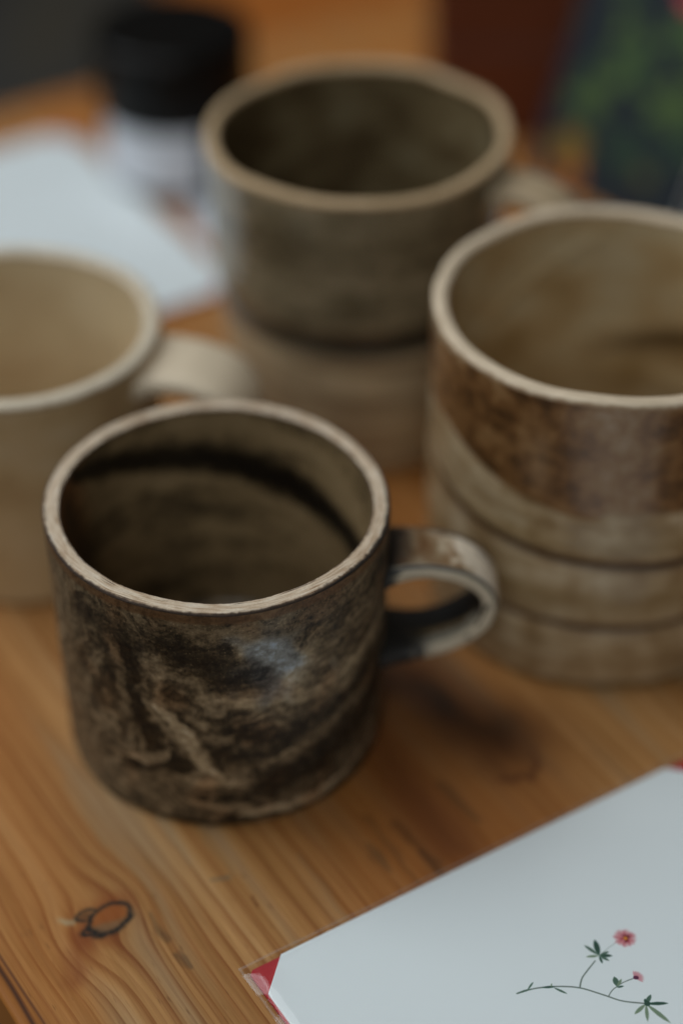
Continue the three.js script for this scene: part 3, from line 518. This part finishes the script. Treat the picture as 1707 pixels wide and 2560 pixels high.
// ---------------------------------------------------------------- floral notebook leaning on a brown box
{
  const yaw = 47 * D2R, lam = 20 * D2R, W = 0.066, L = 0.142, D = 0.007;
  const cover = (() => {
    const c = document.createElement('canvas'); c.width = 448; c.height = 1136; const x = c.getContext('2d'), rnd = rng(21);
    x.fillStyle = 'rgb(16,26,38)'; x.fillRect(0, 0, 448, 1136); x.scale(8, 8);
    const leaf = (x0, y0, a, l, w, col) => { const dx = Math.cos(a) * l, dy = Math.sin(a) * l, nx = -Math.sin(a) * w, ny = Math.cos(a) * w; x.fillStyle = col; x.beginPath(); x.moveTo(x0, y0); x.quadraticCurveTo(x0 + dx * 0.5 + nx, y0 + dy * 0.5 + ny, x0 + dx, y0 + dy); x.quadraticCurveTo(x0 + dx * 0.5 - nx, y0 + dy * 0.5 - ny, x0, y0); x.fill(); };
    const cols = ['rgb(62,84,44)', 'rgb(74,96,48)', 'rgb(44,72,44)', 'rgb(30,54,42)'];
    for (let i = 0; i < 40; i++) leaf(rnd() * 56, rnd() * 142, rnd() * 6.28, 7 + rnd() * 8, 2 + rnd() * 2, i % 2 ? 'rgb(22,44,40)' : 'rgb(28,52,40)');
    // leafy clumps, y measured from the cover's foot (142)
    for (const [a, b, n, l, k] of [[14, 108, 7, 11, 0], [23, 92, 8, 12, 1], [20, 80, 5, 9, 0], [42, 100, 8, 13, 0], [50, 112, 6, 10, 2], [33, 120, 6, 9, 2], [40, 76, 7, 12, 1], [10, 64, 7, 12, 0], [30, 52, 8, 12, 2], [46, 40, 7, 12, 0], [14, 28, 8, 12, 1], [36, 16, 7, 11, 0]]) for (let i = 0; i < n; i++) leaf(a, b, i / n * 6.28 + rnd(), l * (0.7 + 0.5 * rnd()), l * 0.36, cols[(k + (i % 2)) % 4]);
    const flower = (a, b, r, c1, c2) => { for (let i = 0; i < 12; i++) leaf(a, b, i / 12 * 6.28, r, r * 0.4, c1); x.fillStyle = c2; x.beginPath(); x.arc(a, b, r * 0.35, 0, 7); x.fill(); };
    flower(12, 127, 7, 'rgb(126,110,32)', 'rgb(150,96,30)'); flower(14, 136, 6, 'rgb(176,104,36)', 'rgb(96,50,24)'); flower(38, 64, 6, 'rgb(206,78,84)', 'rgb(120,30,40)'); flower(40, 126, 4, 'rgb(70,76,40)', 'rgb(90,80,40)'); flower(16, 46, 7, 'rgb(206,78,84)', 'rgb(120,30,40)');
    const t = new THREE.CanvasTexture(c); t.colorSpace = THREE.SRGBColorSpace; t.magFilter = THREE.LinearFilter; return t;
  })();
  const o = thing('floral_notebook', 'navy notebook with green leaves and flowers, leaning on the brown box', 'notebook', [0.067, 0, -0.657], 0);
  // local axes: x along the foot, y up the cover, z out of the cover
  const bx = new THREE.Vector3(Math.cos(yaw), 0, Math.sin(yaw)), back = new THREE.Vector3(Math.sin(yaw), 0, -Math.cos(yaw)), up = new THREE.Vector3(0, Math.cos(lam), 0).addScaledVector(back, Math.sin(lam)), out = new THREE.Vector3().crossVectors(bx, up);
  o.quaternion.setFromRotationMatrix(new THREE.Matrix4().makeBasis(bx, up, out));
  const coverMat = std({ map: cover, roughness: 0.55 });
  const front = new RoundedBoxGeometry(W, L, 0.0014, 2, 0.0005); { const p = front.attributes.position, uv = front.attributes.uv; for (let i = 0; i < p.count; i++) uv.setXY(i, p.getX(i) / W + 0.5, p.getY(i) / L + 0.5); }
  front.translate(W / 2, L / 2, 0); mesh('front_cover', front, coverMat, o);
  const pages = new THREE.BoxGeometry(W - 0.003, L - 0.004, D - 0.0028); pages.translate(W / 2, L / 2, -D / 2); mesh('pages', pages, std({ color: new THREE.Color(0.7, 0.68, 0.62), roughness: 0.9 }), o);
  const rear = new RoundedBoxGeometry(W, L, 0.0014, 2, 0.0005); rear.translate(W / 2, L / 2, -D); mesh('back_cover', rear, std({ color: new THREE.Color(0.008, 0.014, 0.022), roughness: 0.55 }), o);
  const b = thing('brown_box', 'dark reddish brown box standing behind the floral notebook that leans on it', 'box', [0.0330, 0, -0.680], 0);
  const bm = std({ map: tex(256, 256, (u, v) => fin([104, 48, 22], 16 * fbm(u * 5, v * 5, 3, 4))), roughness: 0.5 });
  const bh = 0.070, g = new RoundedBoxGeometry(0.16, bh - 0.0325, 0.045, 3, 0.002); g.translate(0.08, (bh - 0.0325) / 2, -0.0225); mesh('box_base', g, bm, b);
  const l = new RoundedBoxGeometry(0.1616, 0.032, 0.0466, 3, 0.002); l.translate(0.08, bh - 0.016, -0.0225); mesh('lid', l, bm, b);
}

// ---------------------------------------------------------------- bench beyond the table
{
  const o = thing('wooden_bench', 'orange-brown wooden bench standing on the floor beyond the table', 'bench', [0.245, -0.74, -1.36], 0.12);
  const bt = tex(256, 512, (u, v) => mix3(woodColor(u * 200, v * 600, 90, false), [190, 100, 26], 0.7), true, THREE.RepeatWrapping, THREE.RepeatWrapping), bm = std({ map: bt, roughness: 0.5 });
  for (const z of [-0.105, 0.105]) { const g = new RoundedBoxGeometry(0.72, 0.032, 0.205, 3, 0.006); g.translate(0, 0.434, z); mesh('seat_board', g, bm, o); }
  for (const x of [-0.29, 0.29]) for (const z of [-0.15, 0.15]) { const g = new RoundedBoxGeometry(0.05, 0.418, 0.05, 2, 0.004); g.translate(x, 0.209, z); mesh('leg', g, bm, o); }
  for (const z of [-0.15, 0.15]) { const g = new RoundedBoxGeometry(0.528, 0.06, 0.022, 2, 0.003); g.translate(0, 0.375, z); mesh('rail', g, bm, o); }
}
renderer.render(scene, camera);
